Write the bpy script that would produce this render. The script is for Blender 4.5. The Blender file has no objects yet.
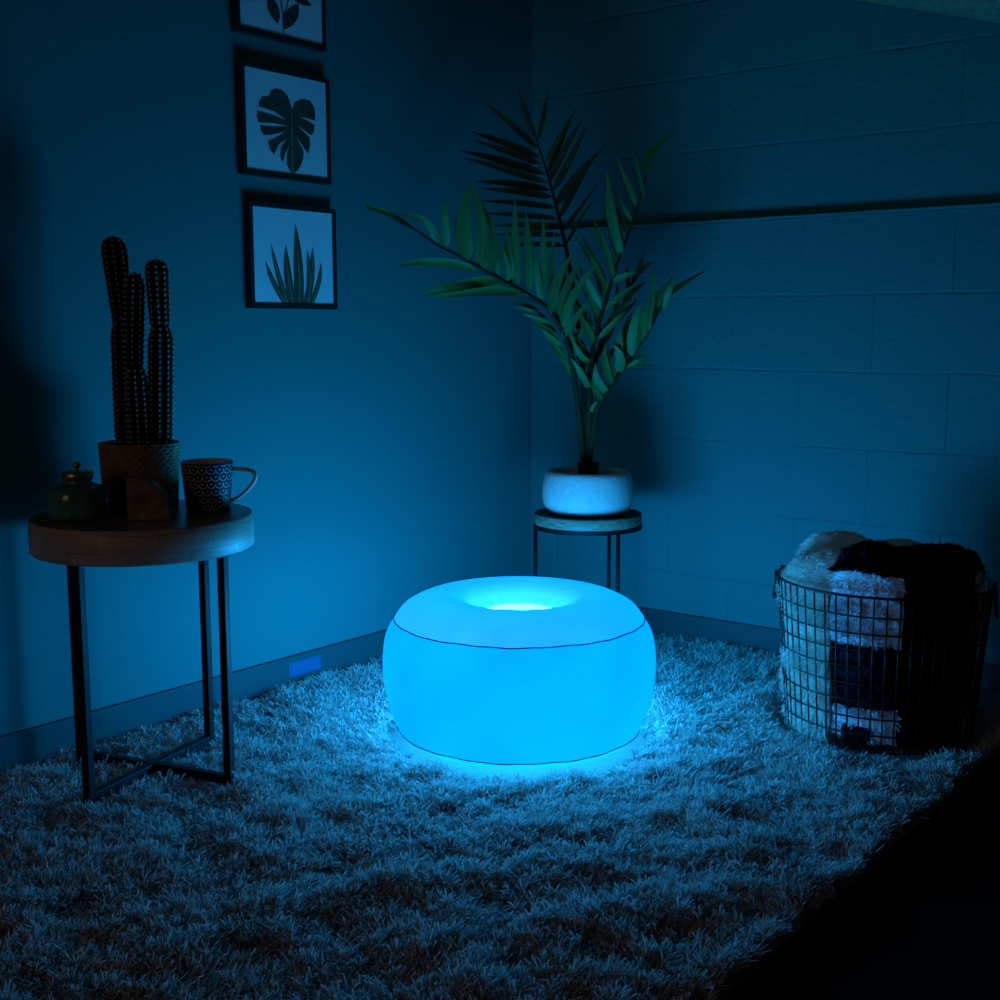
import bpy, bmesh, math, random
import numpy as np
from mathutils import Vector, Matrix

random.seed(7)
rng = np.random.default_rng(11)
SC = bpy.context.scene
COL = SC.collection
PI = math.pi

# ------------------------------------------------------------------ camera
cam_data = bpy.data.cameras.new('camera')
cam = bpy.data.objects.new('camera', cam_data)
COL.objects.link(cam)
CF = Vector((-0.61192956, 0.77876909, -0.13806129))
CR = Vector((0.78640137, 0.6177147, -0.0011961))
CU = Vector((-0.084351, 0.10930351, 0.99042297))
cm = Matrix((CR, CU, -CF)).transposed().to_4x4()
cm.translation = Vector((2.36249924, -3.16816992, 0.9258061))
cam.matrix_world = cm
cam_data.sensor_width = 36
cam_data.lens = 44.46
cam_data.clip_start = 0.05
SC.camera = cam

# ------------------------------------------------------------------ world, lights, exposure
SC.view_settings.view_transform = 'Standard'
SC.view_settings.look = 'None'
SC.view_settings.exposure = 0.0
SC.view_settings.gamma = 1.0
SC.view_settings.use_curve_mapping = False
w = bpy.data.worlds.new('dim_room')
SC.world = w
w.use_nodes = True
w.node_tree.nodes['Background'].inputs[0].default_value = (1.0, 0.82, 0.68, 1)
w.node_tree.nodes['Background'].inputs[1].default_value = 0.0035

def area_light(name, loc, target, size, energy, color):
    d = bpy.data.lights.new(name, 'AREA')
    d.size = size
    d.energy = energy
    d.color = color
    o = bpy.data.objects.new(name, d)
    COL.objects.link(o)
    o.location = loc
    o.rotation_euler = (Vector(target) - Vector(loc)).to_track_quat('-Z', 'Y').to_euler()
    return o
# faint warm light spilling in from the far end of the room
area_light('far_room_light', (1.1, -6.2, 1.6), (0.6, -1.2, 0.4), 1.6, 5.6, (1.0, 0.72, 0.50))

LED_COL = (0.010, 0.375, 1.0)
LED_POWER = 2650.0

# ------------------------------------------------------------------ materials
def mat(name, color, rough=0.6, metal=0.0, var=0.0, vscale=20.0, bump=0.0, bscale=60.0, spec=0.4, color2=None, stretch=None):
    m = bpy.data.materials.new(name)
    m.use_nodes = True
    nt = m.node_tree
    N, L = nt.nodes, nt.links
    b = N['Principled BSDF']
    b.inputs['Base Color'].default_value = (*color, 1)
    b.inputs['Roughness'].default_value = rough
    b.inputs['Metallic'].default_value = metal
    b.inputs['Specular IOR Level'].default_value = spec
    tc = N.new('ShaderNodeTexCoord')
    src = tc.outputs['Object']
    if stretch:
        mp = N.new('ShaderNodeMapping')
        mp.inputs['Scale'].default_value = stretch
        L.new(src, mp.inputs[0])
        src = mp.outputs[0]
    if var or color2:
        n = N.new('ShaderNodeTexNoise')
        n.inputs['Scale'].default_value = vscale
        n.inputs['Detail'].default_value = 5
        L.new(src, n.inputs['Vector'])
        r = N.new('ShaderNodeValToRGB')
        r.color_ramp.elements[0].position = 0.32
        r.color_ramp.elements[1].position = 0.68
        a = color if color2 else tuple(c * (1 - var) for c in color)
        c2 = color2 if color2 else tuple(min(1, c * (1 + var)) for c in color)
        r.color_ramp.elements[0].color = (*a, 1)
        r.color_ramp.elements[1].color = (*c2, 1)
        L.new(n.outputs['Fac'], r.inputs[0])
        L.new(r.outputs[0], b.inputs['Base Color'])
    if bump:
        n = N.new('ShaderNodeTexNoise')
        n.inputs['Scale'].default_value = bscale
        n.inputs['Detail'].default_value = 6
        L.new(src, n.inputs['Vector'])
        bp = N.new('ShaderNodeBump')
        bp.inputs['Strength'].default_value = bump
        bp.inputs['Distance'].default_value = 0.01
        L.new(n.outputs['Fac'], bp.inputs['Height'])
        L.new(bp.outputs[0], b.inputs['Normal'])
    return m

WALL = (0.012, 0.215, 0.20)

def block_wall_material():
    m = mat('painted_block', WALL, 0.55, spec=0.25)
    nt = m.node_tree
    N, L = nt.nodes, nt.links
    b = N['Principled BSDF']
    tc = N.new('ShaderNodeTexCoord')
    sp = N.new('ShaderNodeSeparateXYZ')
    L.new(tc.outputs['Object'], sp.inputs[0])
    nz = N.new('ShaderNodeTexNoise')
    nz.inputs['Scale'].default_value = 9
    nz.inputs['Detail'].default_value = 3
    L.new(tc.outputs['Object'], nz.inputs['Vector'])
    def math_(op, a, bb):
        n = N.new('ShaderNodeMath')
        n.operation = op
        for i, s in enumerate((a, bb)):
            if isinstance(s, (int, float)):
                n.inputs[i].default_value = s
            else:
                L.new(s, n.inputs[i])
        return n.outputs[0]
    jit = math_('MULTIPLY', math_('SUBTRACT', nz.outputs['Fac'], 0.5), 0.012)
    cb = N.new('ShaderNodeCombineXYZ')
    L.new(math_('ADD', math_('SUBTRACT', sp.outputs['X'], 0.1012), jit), cb.inputs[0])
    L.new(math_('ADD', sp.outputs['Z'], math_('ADD', jit, 0.003)), cb.inputs[1])
    br = N.new('ShaderNodeTexBrick')
    br.offset = 0.5
    br.inputs['Scale'].default_value = 1.0
    br.inputs['Brick Width'].default_value = 0.4064
    br.inputs['Row Height'].default_value = 0.2032
    br.inputs['Mortar Size'].default_value = 0.006
    br.inputs['Mortar Smooth'].default_value = 1.0
    br.inputs['Color1'].default_value = (1, 1, 1, 1)
    br.inputs['Color2'].default_value = (1, 1, 1, 1)
    br.inputs['Mortar'].default_value = (0, 0, 0, 1)
    L.new(cb.outputs[0], br.inputs['Vector'])
    # joints are struck shallower in places, so their depth wanders
    n0 = N.new('ShaderNodeTexNoise')
    n0.inputs['Scale'].default_value = 3.5
    n0.inputs['Detail'].default_value = 4
    L.new(tc.outputs['Object'], n0.inputs['Vector'])
    depth = N.new('ShaderNodeMapRange')
    depth.inputs['From Min'].default_value = 0.38
    depth.inputs['From Max'].default_value = 0.62
    depth.inputs['To Min'].default_value = 0.25
    depth.inputs['To Max'].default_value = 1.0
    L.new(n0.outputs['Fac'], depth.inputs['Value'])
    joint = math_('MULTIPLY', br.outputs['Fac'], depth.outputs[0])
    n1 = N.new('ShaderNodeTexNoise')
    n1.inputs['Scale'].default_value = 75
    n1.inputs['Detail'].default_value = 6
    n1.inputs['Roughness'].default_value = 0.6
    L.new(tc.outputs['Object'], n1.inputs['Vector'])
    h = math_('SUBTRACT', math_('MULTIPLY', n1.outputs['Fac'], 0.95), math_('MULTIPLY', joint, 0.55))
    bp = N.new('ShaderNodeBump')
    bp.inputs['Strength'].default_value = 0.75
    bp.inputs['Distance'].default_value = 0.006
    L.new(h, bp.inputs['Height'])
    L.new(bp.outputs[0], b.inputs['Normal'])
    return m

def skin_material(name, emit, strength, transp, diffuse=0.35, mottled=0.10):
    """thin translucent vinyl lit from within: it glows, and lets part of the lamp's light straight through"""
    m = bpy.data.materials.new(name)
    m.use_nodes = True
    nt = m.node_tree
    N, L = nt.nodes, nt.links
    N.remove(N['Principled BSDF'])
    out = N['Material Output']
    tc = N.new('ShaderNodeTexCoord')
    n = N.new('ShaderNodeTexNoise')
    n.inputs['Scale'].default_value = 6
    n.inputs['Detail'].default_value = 3
    L.new(tc.outputs['Object'], n.inputs['Vector'])
    mr = N.new('ShaderNodeMapRange')
    mr.inputs['From Min'].default_value = 0.3
    mr.inputs['From Max'].default_value = 0.7
    mr.inputs['To Min'].default_value = strength * (1 - mottled)
    mr.inputs['To Max'].default_value = strength * (1 + mottled)
    L.new(n.outputs['Fac'], mr.inputs['Value'])
    e = N.new('ShaderNodeEmission')
    e.inputs['Color'].default_value = (*emit, 1)
    L.new(mr.outputs[0], e.inputs['Strength'])
    d = N.new('ShaderNodeBsdfPrincipled')
    d.inputs['Base Color'].default_value = (diffuse, diffuse, diffuse, 1)
    d.inputs['Roughness'].default_value = 0.45
    d.inputs['Specular IOR Level'].default_value = 0.0
    # only the outer face is white vinyl; the inside is set black, added to stop the bulb's bounce
    g = N.new('ShaderNodeNewGeometry')
    fm = N.new('ShaderNodeMix')
    fm.data_type = 'RGBA'
    L.new(g.outputs['Backfacing'], fm.inputs['Factor'])
    fm.inputs['A'].default_value = (diffuse, diffuse, diffuse, 1)
    fm.inputs['B'].default_value = (0, 0, 0, 1)
    L.new(fm.outputs['Result'], d.inputs['Base Color'])
    n2 = N.new('ShaderNodeTexNoise')
    n2.inputs['Scale'].default_value = 25
    L.new(tc.outputs['Object'], n2.inputs['Vector'])
    bp = N.new('ShaderNodeBump')
    bp.inputs['Strength'].default_value = 0.25
    bp.inputs['Distance'].default_value = 0.004
    L.new(n2.outputs['Fac'], bp.inputs['Height'])
    L.new(bp.outputs[0], d.inputs['Normal'])
    ad = N.new('ShaderNodeAddShader')
    L.new(e.outputs[0], ad.inputs[0])
    L.new(d.outputs[0], ad.inputs[1])
    t = N.new('ShaderNodeBsdfTransparent')
    mx = N.new('ShaderNodeMixShader')
    mx.inputs[0].default_value = transp
    L.new(ad.outputs[0], mx.inputs[1])
    L.new(t.outputs[0], mx.inputs[2])
    L.new(mx.outputs[0], out.inputs['Surface'])
    return m

def emit_material(name, color, strength):
    m = bpy.data.materials.new(name)
    m.use_nodes = True
    nt = m.node_tree
    nt.nodes.remove(nt.nodes['Principled BSDF'])
    e = nt.nodes.new('ShaderNodeEmission')
    e.inputs['Color'].default_value = (*color, 1)
    e.inputs['Strength'].default_value = strength
    nt.links.new(e.outputs[0], nt.nodes['Material Output'].inputs['Surface'])
    return m

def leaf_material(name, c1, c2):
    m = mat(name, c1, 0.5, var=0.01, vscale=14, color2=c2, spec=0.3, stretch=(1, 1, 0.3))
    return m

def wood_block_material(name, c1, c2, bw, rh):
    m = mat(name, c1, 0.45, spec=0.4, bump=0.05, bscale=90)
    nt = m.node_tree
    N, L = nt.nodes, nt.links
    b = N['Principled BSDF']
    uv = N.new('ShaderNodeTexCoord')
    br = N.new('ShaderNodeTexBrick')
    br.inputs['Scale'].default_value = 1
    br.inputs['Brick Width'].default_value = bw
    br.inputs['Row Height'].default_value = rh
    br.inputs['Mortar Size'].default_value = 0.0006
    br.inputs['Color1'].default_value = (*c1, 1)
    br.inputs['Color2'].default_value = (*c2, 1)
    br.inputs['Mortar'].default_value = (c1[0] * .35, c1[1] * .35, c1[2] * .35, 1)
    L.new(uv.outputs['UV'], br.inputs['Vector'])
    mp = N.new('ShaderNodeMapping')
    mp.inputs['Scale'].default_value = (14, 120, 1)
    L.new(uv.outputs['UV'], mp.inputs[0])
    n = N.new('ShaderNodeTexNoise')
    n.inputs['Scale'].default_value = 1
    n.inputs['Detail'].default_value = 6
    L.new(mp.outputs[0], n.inputs['Vector'])
    r = N.new('ShaderNodeValToRGB')
    r.color_ramp.elements[0].color = (0.55, 0.5, 0.45, 1)
    r.color_ramp.elements[1].color = (1.1, 1.1, 1.1, 1)
    L.new(n.outputs['Fac'], r.inputs[0])
    mx = N.new('ShaderNodeMix')
    mx.data_type = 'RGBA'
    mx.blend_type = 'MULTIPLY'
    mx.inputs['Factor'].default_value = 1
    L.new(br.outputs['Color'], mx.inputs['A'])
    L.new(r.outputs[0], mx.inputs['B'])
    L.new(mx.outputs['Result'], b.inputs['Base Color'])
    return m

# ------------------------------------------------------------------ mesh helpers
class MB:
    """collects shapes that belong to ONE part"""
    def __init__(s):
        s.v, s.f, s.mi, s.uv = [], [], [], []
    def add(s, v, f, mi=0, uv=None):
        o = len(s.v)
        s.v += [tuple(p) for p in v]
        for k, q in enumerate(f):
            s.f.append(tuple(i + o for i in q))
            s.mi.append(mi[k] if isinstance(mi, (list, tuple)) else mi)
            s.uv.append(uv[k] if uv else [(0, 0)] * len(q))
        return s
    def box(s, cx, cy, cz, sx, sy, sz, rz=0.0, mi=0):
        c, n = math.cos(rz), math.sin(rz)
        v = []
        for dz in (-.5, .5):
            for dx, dy in ((-.5, -.5), (.5, -.5), (.5, .5), (-.5, .5)):
                X, Y = dx * sx, dy * sy
                v.append((cx + X * c - Y * n, cy + X * n + Y * c, cz + dz * sz))
        return s.add(v, [(3, 2, 1, 0), (4, 5, 6, 7), (0, 1, 5, 4), (1, 2, 6, 5), (2, 3, 7, 6), (3, 0, 4, 7)], mi)
    def lathe(s, prof, seg=64, cx=0.0, cy=0.0, mi=0, rfun=None, a0=0.0):
        v, f, uv = [], [], []
        n = len(prof)
        for i in range(seg):
            a = a0 + 2 * PI * i / seg
            for k, (r, z) in enumerate(prof):
                rr, zz = (r, z) if rfun is None else rfun(r, z, a, k)
                v.append((cx + rr * math.cos(a), cy + rr * math.sin(a), zz))
        acc = [0.0]
        for k in range(1, n):
            acc.append(acc[-1] + math.hypot(prof[k][0] - prof[k - 1][0], prof[k][1] - prof[k - 1][1]))
        R = max(r for r, z in prof)
        for i in range(seg):
            j = (i + 1) % seg
            for k in range(n - 1):
                f.append((i * n + k, j * n + k, j * n + k + 1, i * n + k + 1))
                u0, u1 = 2 * PI * R * i / seg, 2 * PI * R * (i + 1) / seg
                uv.append([(u0, acc[k]), (u1, acc[k]), (u1, acc[k + 1]), (u0, acc[k + 1])])
        return s.add(v, f, mi, uv)
    def tube(s, pts, rad, seg=8, closed=False, mi=0):
        P = [Vector(p) for p in pts]
        n = len(P)
        R = rad if isinstance(rad, (list, tuple)) else [rad] * n
        v, f = [], []
        up = None
        for i in range(n):
            if closed:
                t = (P[(i + 1) % n] - P[i - 1])
            else:
                t = P[min(i + 1, n - 1)] - P[max(i - 1, 0)]
            t.normalize()
            if up is None:
                up = Vector((0, 0, 1)) if abs(t.z) < 0.9 else Vector((1, 0, 0))
            a = t.cross(up)
            a.normalize()
            b = a.cross(t)
            up = b
            for k in range(seg):
                q = 2 * PI * k / seg
                v.append(P[i] + (a * math.cos(q) + b * math.sin(q)) * R[i])
        m = n if closed else n - 1
        for i in range(m):
            j = (i + 1) % n
            for k in range(seg):
                l = (k + 1) % seg
                f.append((i * seg + k, i * seg + l, j * seg + l, j * seg + k))
        if not closed:
            f.append(tuple(range(seg - 1, -1, -1)))
            f.append(tuple((n - 1) * seg + k for k in range(seg)))
        return s.add(v, f, mi)
    def build(s, name, mats, parent=None, smooth=True, bevel=0.0, loc=None):
        me = bpy.data.meshes.new(name)
        me.from_pydata(s.v, [], s.f)
        for m in (mats if isinstance(mats, (list, tuple)) else [mats]):
            me.materials.append(m)
        me.polygons.foreach_set('material_index', s.mi)
        me.polygons.foreach_set('use_smooth', [smooth] * len(s.f))
        ul = me.uv_layers.new(name='UVMap')
        ul.data.foreach_set('uv', [c for q in s.uv for p in q for c in p])
        me.update()
        o = bpy.data.objects.new(name, me)
        COL.objects.link(o)
        if parent:
            o.parent = parent
        if loc:
            o.location = loc
        if bevel:
            b = o.modifiers.new('bevel', 'BEVEL')
            b.width = bevel
            b.segments = 2
            b.limit_method = 'ANGLE'
        return o

def thing(name, label, cat, loc=(0, 0, 0), rz=0.0, group=None):
    o = bpy.data.objects.new(name, None)
    o.empty_display_size = 0.05
    COL.objects.link(o)
    o.location = loc
    o.rotation_euler = (0, 0, rz)
    return tag(o, label, cat, group)

def tag(o, label, cat, group=None):
    o['label'] = label
    o['category'] = cat
    if group:
        o['group'] = group
    return o

def struct(o):
    o['kind'] = 'structure'
    return o

def fibres(name, P, D, length, width, bend, material, parent, W=None, segs=2, tip=0.45, curl=None, power=2):
    """numpy ribbon strands: roots P, directions D, end bend vectors, one mesh"""
    n = len(P)
    length = np.broadcast_to(length, (n,))[:, None]
    if W is None:
        W = np.cross(D, rng.normal(size=(n, 3)))
    W = W / np.maximum(np.linalg.norm(W, axis=1, keepdims=True), 1e-6) * (width / 2)
    rows = []
    for k in range(segs + 1):
        t = k / segs
        c = P + D * length * t + bend * length * t ** power
        if curl is not None:
            ang = curl[0] + curl[1] * t
            c = c + np.stack([np.cos(ang) - np.cos(curl[0]), np.sin(ang) - np.sin(curl[0]), np.zeros(n)], 1) * (curl[2] * t ** 1.5)[:, None]
        ww = W * (1 - (1 - tip) * t)
        rows += [c - ww, c + ww]
    V = np.stack(rows, axis=1).reshape(-1, 3)
    m = 2 * (segs + 1)
    base = (np.arange(n) * m)[:, None]
    q = np.concatenate([np.array([[2 * k, 2 * k + 1, 2 * k + 3, 2 * k + 2]]) for k in range(segs)], axis=1)
    loops = (base + q).reshape(-1).astype(np.int32)
    nf = n * segs
    me = bpy.data.meshes.new(name)
    me.vertices.add(len(V))
    me.vertices.foreach_set('co', V.astype(np.float32).reshape(-1))
    me.loops.add(len(loops))
    me.loops.foreach_set('vertex_index', loops)
    me.polygons.add(nf)
    me.polygons.foreach_set('loop_start', np.arange(nf, dtype=np.int32) * 4)
    me.polygons.foreach_set('use_smooth', np.ones(nf, dtype=bool))
    me.update(calc_edges=True)
    me.materials.append(material)
    o = bpy.data.objects.new(name, me)
    COL.objects.link(o)
    if parent:
        o.parent = parent
    return o

def wave_noise(x, y, scale, seed, octaves=3):
    r = np.random.default_rng(seed)
    out = np.zeros_like(x)
    amp = 1.0
    for o in range(octaves):
        for k in range(7):
            a = r.uniform(0, 2 * PI)
            f = scale * (2 ** o) * r.uniform(0.7, 1.4)
            out += amp * np.sin(f * (x * math.cos(a) + y * math.sin(a)) + r.uniform(0, 2 * PI)) / 3.0
        amp *= 0.5
    return out

# ------------------------------------------------------------------ the room
FLOOR = -0.016
m_wall_left = mat('painted_drywall', WALL, 0.6, spec=0.2, bump=0.10, bscale=140)
m_wall_right = block_wall_material()
m_base = mat('painted_baseboard', (0.01, 0.095, 0.095), 0.5, spec=0.25)
m_floor = mat('dark_floorboards', (0.005, 0.004, 0.004), 0.9, var=0.3, vscale=6, stretch=(1, 8, 1), spec=0.05)
m_ceil = mat('rough_ceiling', (0.48, 0.28, 0.15), 0.9, bump=1.0, bscale=55, var=0.35, vscale=60)
struct(MB().box(1.9, -2.4, FLOOR - 0.05, 4.4, 5.4, 0.1).build('floor', m_floor, smooth=False))
struct(MB().box(-0.06, -2.35, 1.2, 0.12, 5.3, 2.6).build('wall_left', m_wall_left, smooth=False))
struct(MB().box(1.9, 0.06, 1.2, 4.4, 0.12, 2.6).build('wall_right', m_wall_right, smooth=False))
BH = 0.082
b = MB()
b.box(0.007, -2.5, (FLOOR + BH) / 2, 0.014, 4.97, BH - FLOOR)
struct(b.build('baseboard_left', m_base, smooth=False, bevel=0.003))
b = MB()
b.box(2.057, -0.007, (FLOOR + BH) / 2, 4.086, 0.014, BH - FLOOR)
struct(b.build('baseboard_right', m_base, smooth=False, bevel=0.003))
b = MB()
b.box(2.05, -0.0125, 1.217, 4.1, 0.025, 0.016)
struct(b.build('trim_1', m_wall_right, smooth=False, bevel=0.003))
# sloping ceiling edge over the right wall
def ceil_z(x):
    return 1.752 - 0.30 * (x - 1.046)
b = MB()
x0, x1, y0, y1 = 0.75, 2.3, -0.75, -0.002
b.add([(x0, y0, ceil_z(x0)), (x1, y0, ceil_z(x1)), (x1, y1, ceil_z(x1)), (x0, y1, ceil_z(x0)),
       (x0, y0, ceil_z(x0) + .1), (x1, y0, ceil_z(x1) + .1), (x1, y1, ceil_z(x1) + .1), (x0, y1, ceil_z(x0) + .1)],
      [(3, 2, 1, 0), (4, 5, 6, 7), (0, 1, 5, 4), (1, 2, 6, 5), (2, 3, 7, 6), (3, 0, 4, 7)])
struct(b.build('ceiling', m_ceil, smooth=False))

# ------------------------------------------------------------------ glowing ottoman
OX, OY = 0.707, -0.992
GROUND = 0.004
ott = thing('glowing_ottoman', 'round inflatable ottoman glowing blue in the middle of the rug', 'ottoman', (OX, OY, 0))
m_skin = skin_material('lit_vinyl', (0.0, 0.465, 2.2), 1.0, 0.0130, 0.03)
m_skin_top = skin_material('lit_vinyl_top', (0.0, 0.465, 1.8), 1.0, 0.0105, 0.85)
m_base_lit = skin_material('lit_vinyl_base', (0.0, 0.75, 2.2), 1.0, 0.006, 0.03)
m_seam = mat('welded_seam', (0.003, 0.006, 0.008), 0.6, spec=0.1)
m_led = skin_material('lamp_window', (0.07, 0.95, 0.95), 6.0, 0.0105, 0.0, 0.02)

def smooth_profile(pts, n=6):
    out = []
    for i in range(len(pts) - 1):
        p0 = pts[max(i - 1, 0)]; p1 = pts[i]; p2 = pts[i + 1]; p3 = pts[min(i + 2, len(pts) - 1)]
        for k in range(n):
            t = k / n
            out.append(tuple(0.5 * ((2 * p1[j]) + (-p0[j] + p2[j]) * t + (2 * p0[j] - 5 * p1[j] + 4 * p2[j] - p3[j]) * t * t + (-p0[j] + 3 * p1[j] - 3 * p2[j] + p3[j]) * t ** 3) for j in range(2)))
    out.append(pts[-1])
    return out
MB().lathe(smooth_profile([(0.275, 0.030), (0.292, 0.07), (0.305, 0.125), (0.309, 0.18), (0.302, 0.24), (0.282, 0.279)]), 128).build('side_panel', m_skin, ott)
def pucker(r, z, a, k):
    t = max(0.0, 1 - abs(r - 0.11) / 0.06)
    return r, z + 0.0016 * t * math.sin(22 * a + 3 * math.sin(3 * a))
MB().lathe(smooth_profile([(0.282, 0.279), (0.262, 0.304), (0.232, 0.321), (0.2, 0.3305), (0.172, 0.3315), (0.145, 0.327), (0.12, 0.316), (0.098, 0.302), (0.078, 0.290)]), 128, rfun=pucker).build('top_panel', m_skin_top, ott)
MB().lathe(smooth_profile([(0.275, 0.030), (0.262, 0.017), (0.235, 0.008), (0.19, GROUND), (0.001, GROUND)])[::-1], 128).build('base_panel', m_base_lit, ott)
MB().lathe([(0.0815, 0.2905), (0.076, 0.2915), (0.04, 0.294), (0.0005, 0.295)], 64).build('light_panel', m_led, ott)
for rr, zz, se in ((0.2828, 0.279, 1), (0.2757, 0.030, 2)):
    pts = []
    for i in range(160):
        a = 2 * PI * i / 160
        wv = 0.0007 * math.sin(9 * a + se) + 0.0006 * math.sin(23 * a + 2 * se)
        pts.append((rr * math.cos(a), rr * math.sin(a), zz + wv))
    MB().tube(pts, 0.0014, 6, closed=True).build('seam', m_seam, ott)
# the LEDs sit in a ring inside the shell
N_LED = 6
for k in range(N_LED):
    a = 2 * PI * (k + 0.25) / N_LED
    ld = bpy.data.lights.new('ottoman_bulb', 'POINT')
    ld.color = LED_COL
    ld.energy = LED_POWER / N_LED
    ld.shadow_soft_size = 0.08
    lo = bpy.data.objects.new('ottoman_bulb', ld)
    COL.objects.link(lo)
    lo.parent = ott
    lo.location = (0.17 * math.cos(a), 0.17 * math.sin(a), 0.195)

# ------------------------------------------------------------------ shaggy rug
RX0, RX1, RY0, RY1 = 0.03, 1.60, -2.62, -0.03
rug = thing('shaggy_rug', 'thick cream shag rug filling the corner floor under the ottoman', 'rug', ((RX0 + RX1) / 2, (RY0 + RY1) / 2, FLOOR))
m_back = mat('rug_backing', (0.35, 0.31, 0.27), 0.95)
m_pile = mat('rug_pile', (0.50, 0.46, 0.42), 0.9, spec=0.0, color2=(0.72, 0.68, 0.62), vscale=40)
def let_light_through(m, amount):
    nt = m.node_tree
    b = nt.nodes['Principled BSDF']
    t = nt.nodes.new('ShaderNodeBsdfTranslucent')
    src = b.inputs['Base Color'].links[0].from_socket
    nt.links.new(src, t.inputs['Color'])
    mx = nt.nodes.new('ShaderNodeMixShader')
    mx.inputs[0].default_value = amount
    nt.links.new(b.outputs[0], mx.inputs[1])
    nt.links.new(t.outputs[0], mx.inputs[2])
    nt.links.new(mx.outputs[0], nt.nodes['Material Output'].inputs['Surface'])
let_light_through(m_pile, 0.28)
rc = rug.location
MB().box(0, 0, 0.004, RX1 - RX0, RY1 - RY0, 0.008).build('backing', m_back, rug, smooth=False)
TABLE = (0.277, -1.678)
TABLE_A = math.atan2(-0.370, 0.097)
def bar_distance(x, y):
    best = np.full(x.shape, 9.0)
    for k in (0, 1):
        a = TABLE_A + k * PI / 2
        dx, dy = x - TABLE[0], y - TABLE[1]
        along = np.abs(dx * math.cos(a) + dy * math.sin(a))
        across = np.abs(-dx * math.sin(a) + dy * math.cos(a))
        best = np.minimum(best, np.where(along < 0.215, across, 9))
    return best
def make_pile():
    step = 0.0118
    gx, gy = np.meshgrid(np.arange(RX0 + 0.004, RX1, step), np.arange(RY0 + 0.004, RY1, step))
    x = gx.ravel() + rng.uniform(-step * .5, step * .5, gx.size)
    y = gy.ravel() + rng.uniform(-step * .5, step * .5, gx.size)
    ro = np.hypot(x - OX, y - OY)
    bk = np.hypot(x - 1.34, y + 0.45)
    feet = np.full(x.shape, 9.0)
    for k in range(3):
        a = math.radians(38.15 + 180.5) + k * 2 * PI / 3
        feet = np.minimum(feet, np.hypot(x - 0.459 - 0.145 * math.cos(a), y + 0.352 - 0.145 * math.sin(a)))
    keep = (ro > 0.286) & (bk > 0.222) & (feet > 0.03)
    x, y, ro, bk = x[keep], y[keep], ro[keep], bk[keep]
    lump = wave_noise(x, y, 22, 3) * 0.5
    lump2 = wave_noise(x, y, 75, 5, 2) * 0.5
    ridge = wave_noise(x * 0.85 + y * 0.55, (y * 0.85 - x * 0.55) * 1.9, 26, 17, 2) * 0.5
    H = np.clip(0.036 + 0.008 * lump + 0.013 * ridge + 0.007 * lump2 + rng.normal(0, 0.004, x.size), 0.012, 0.062)
    H *= np.clip((ro - 0.235) / 0.10, 0.5, 1)
    H *= np.clip((bk - 0.19) / 0.07, 0.45, 1)
    bd = bar_distance(x, y)
    H *= np.where(bd < 0.022, 0.45, 1.0)
    H *= np.where(x < 0.07, 0.75, 1.0) * np.where(y > -0.07, 0.75, 1.0)
    ax = wave_noise(x, y, 16, 8) * 2.2 + rng.normal(0, 0.7, x.size)
    lean = np.stack([np.cos(ax), np.sin(ax), np.zeros_like(ax)], 1) * (0.25 + 0.45 * rng.random(x.size))[:, None]
    for cx_, cy_, dd, rr_ in ((OX, OY, ro, 0.33), (1.34, -0.45, bk, 0.26)):
        nearby = dd < rr_
        lean[nearby] = (np.stack([(x - cx_) / dd, (y - cy_) / dd, 0 * dd], 1) * 0.9)[nearby]
    S = 17
    n = x.size
    P = np.stack([x, y, np.full(n, FLOOR + 0.006)], 1)
    P = np.repeat(P, S, 0) + np.concatenate([rng.normal(0, 0.0016, (n * S, 2)), np.zeros((n * S, 1))], 1)
    D = np.stack([rng.normal(0, .10, n * S), rng.normal(0, .10, n * S), np.ones(n * S)], 1)
    D /= np.linalg.norm(D, axis=1, keepdims=True)
    Hs = np.repeat(H, S)
    Lg = Hs * rng.uniform(0.72, 1.08, n * S)
    # each tuft is a column of yarn whose ends mop over in every direction
    out = np.repeat(lean, S, 0) * 0.012 + rng.normal(0, 1, (n * S, 3)) * np.array([0.0085, 0.0085, 0.003]) + np.array([0, 0, -0.004])
    bend = out / np.maximum(Lg, 0.01)[:, None]
    curl = (np.repeat(rng.uniform(0, 2 * PI, n), S) + rng.normal(0, .5, n * S),
            np.repeat(rng.uniform(3.5, 8.0, n) * rng.choice([-1, 1], n), S),
            np.repeat(rng.uniform(0.002, 0.006, n), S))
    P -= np.array([rc.x, rc.y, rc.z])
    W = rng.normal(size=(n * S, 3)) * np.array([1, 1, .3])
    o = fibres('pile', P, D, Lg, 0.0028, bend, m_pile, rug, W=W, segs=4, tip=0.85, curl=curl, power=3)
    o['kind'] = 'stuff'
make_pile()

# ------------------------------------------------------------------ side table
TOPZ, TTH = 0.555, 0.067
tbl = thing('side_table', 'round wooden side table with black metal legs holding the cactus', 'table', (TABLE[0], TABLE[1], 0))
m_wood = wood_block_material('butcher_block_edge', (0.66, 0.53, 0.42), (0.50, 0.40, 0.31), 0.115, 0.034)
m_wood_top = mat('wood_table_face', (0.20, 0.085, 0.045), 0.28, color2=(0.30, 0.15, 0.08), vscale=6, spec=0.5, stretch=(2, 16, 1))
m_black = mat('black_metal', (0.007, 0.007, 0.008), 0.55, spec=0.2)
R = 0.2185
MB().lathe([(0.001, TOPZ - TTH), (R - 0.004, TOPZ - TTH), (R, TOPZ - TTH + 0.004), (R, TOPZ - 0.004), (R - 0.004, TOPZ)], 96).build('tabletop', m_wood, tbl)
MB().lathe([(R - 0.004, TOPZ), (0.001, TOPZ + 0.0004)], 96).build('tabletop_face', m_wood_top, tbl)
LR = 0.190
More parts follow.
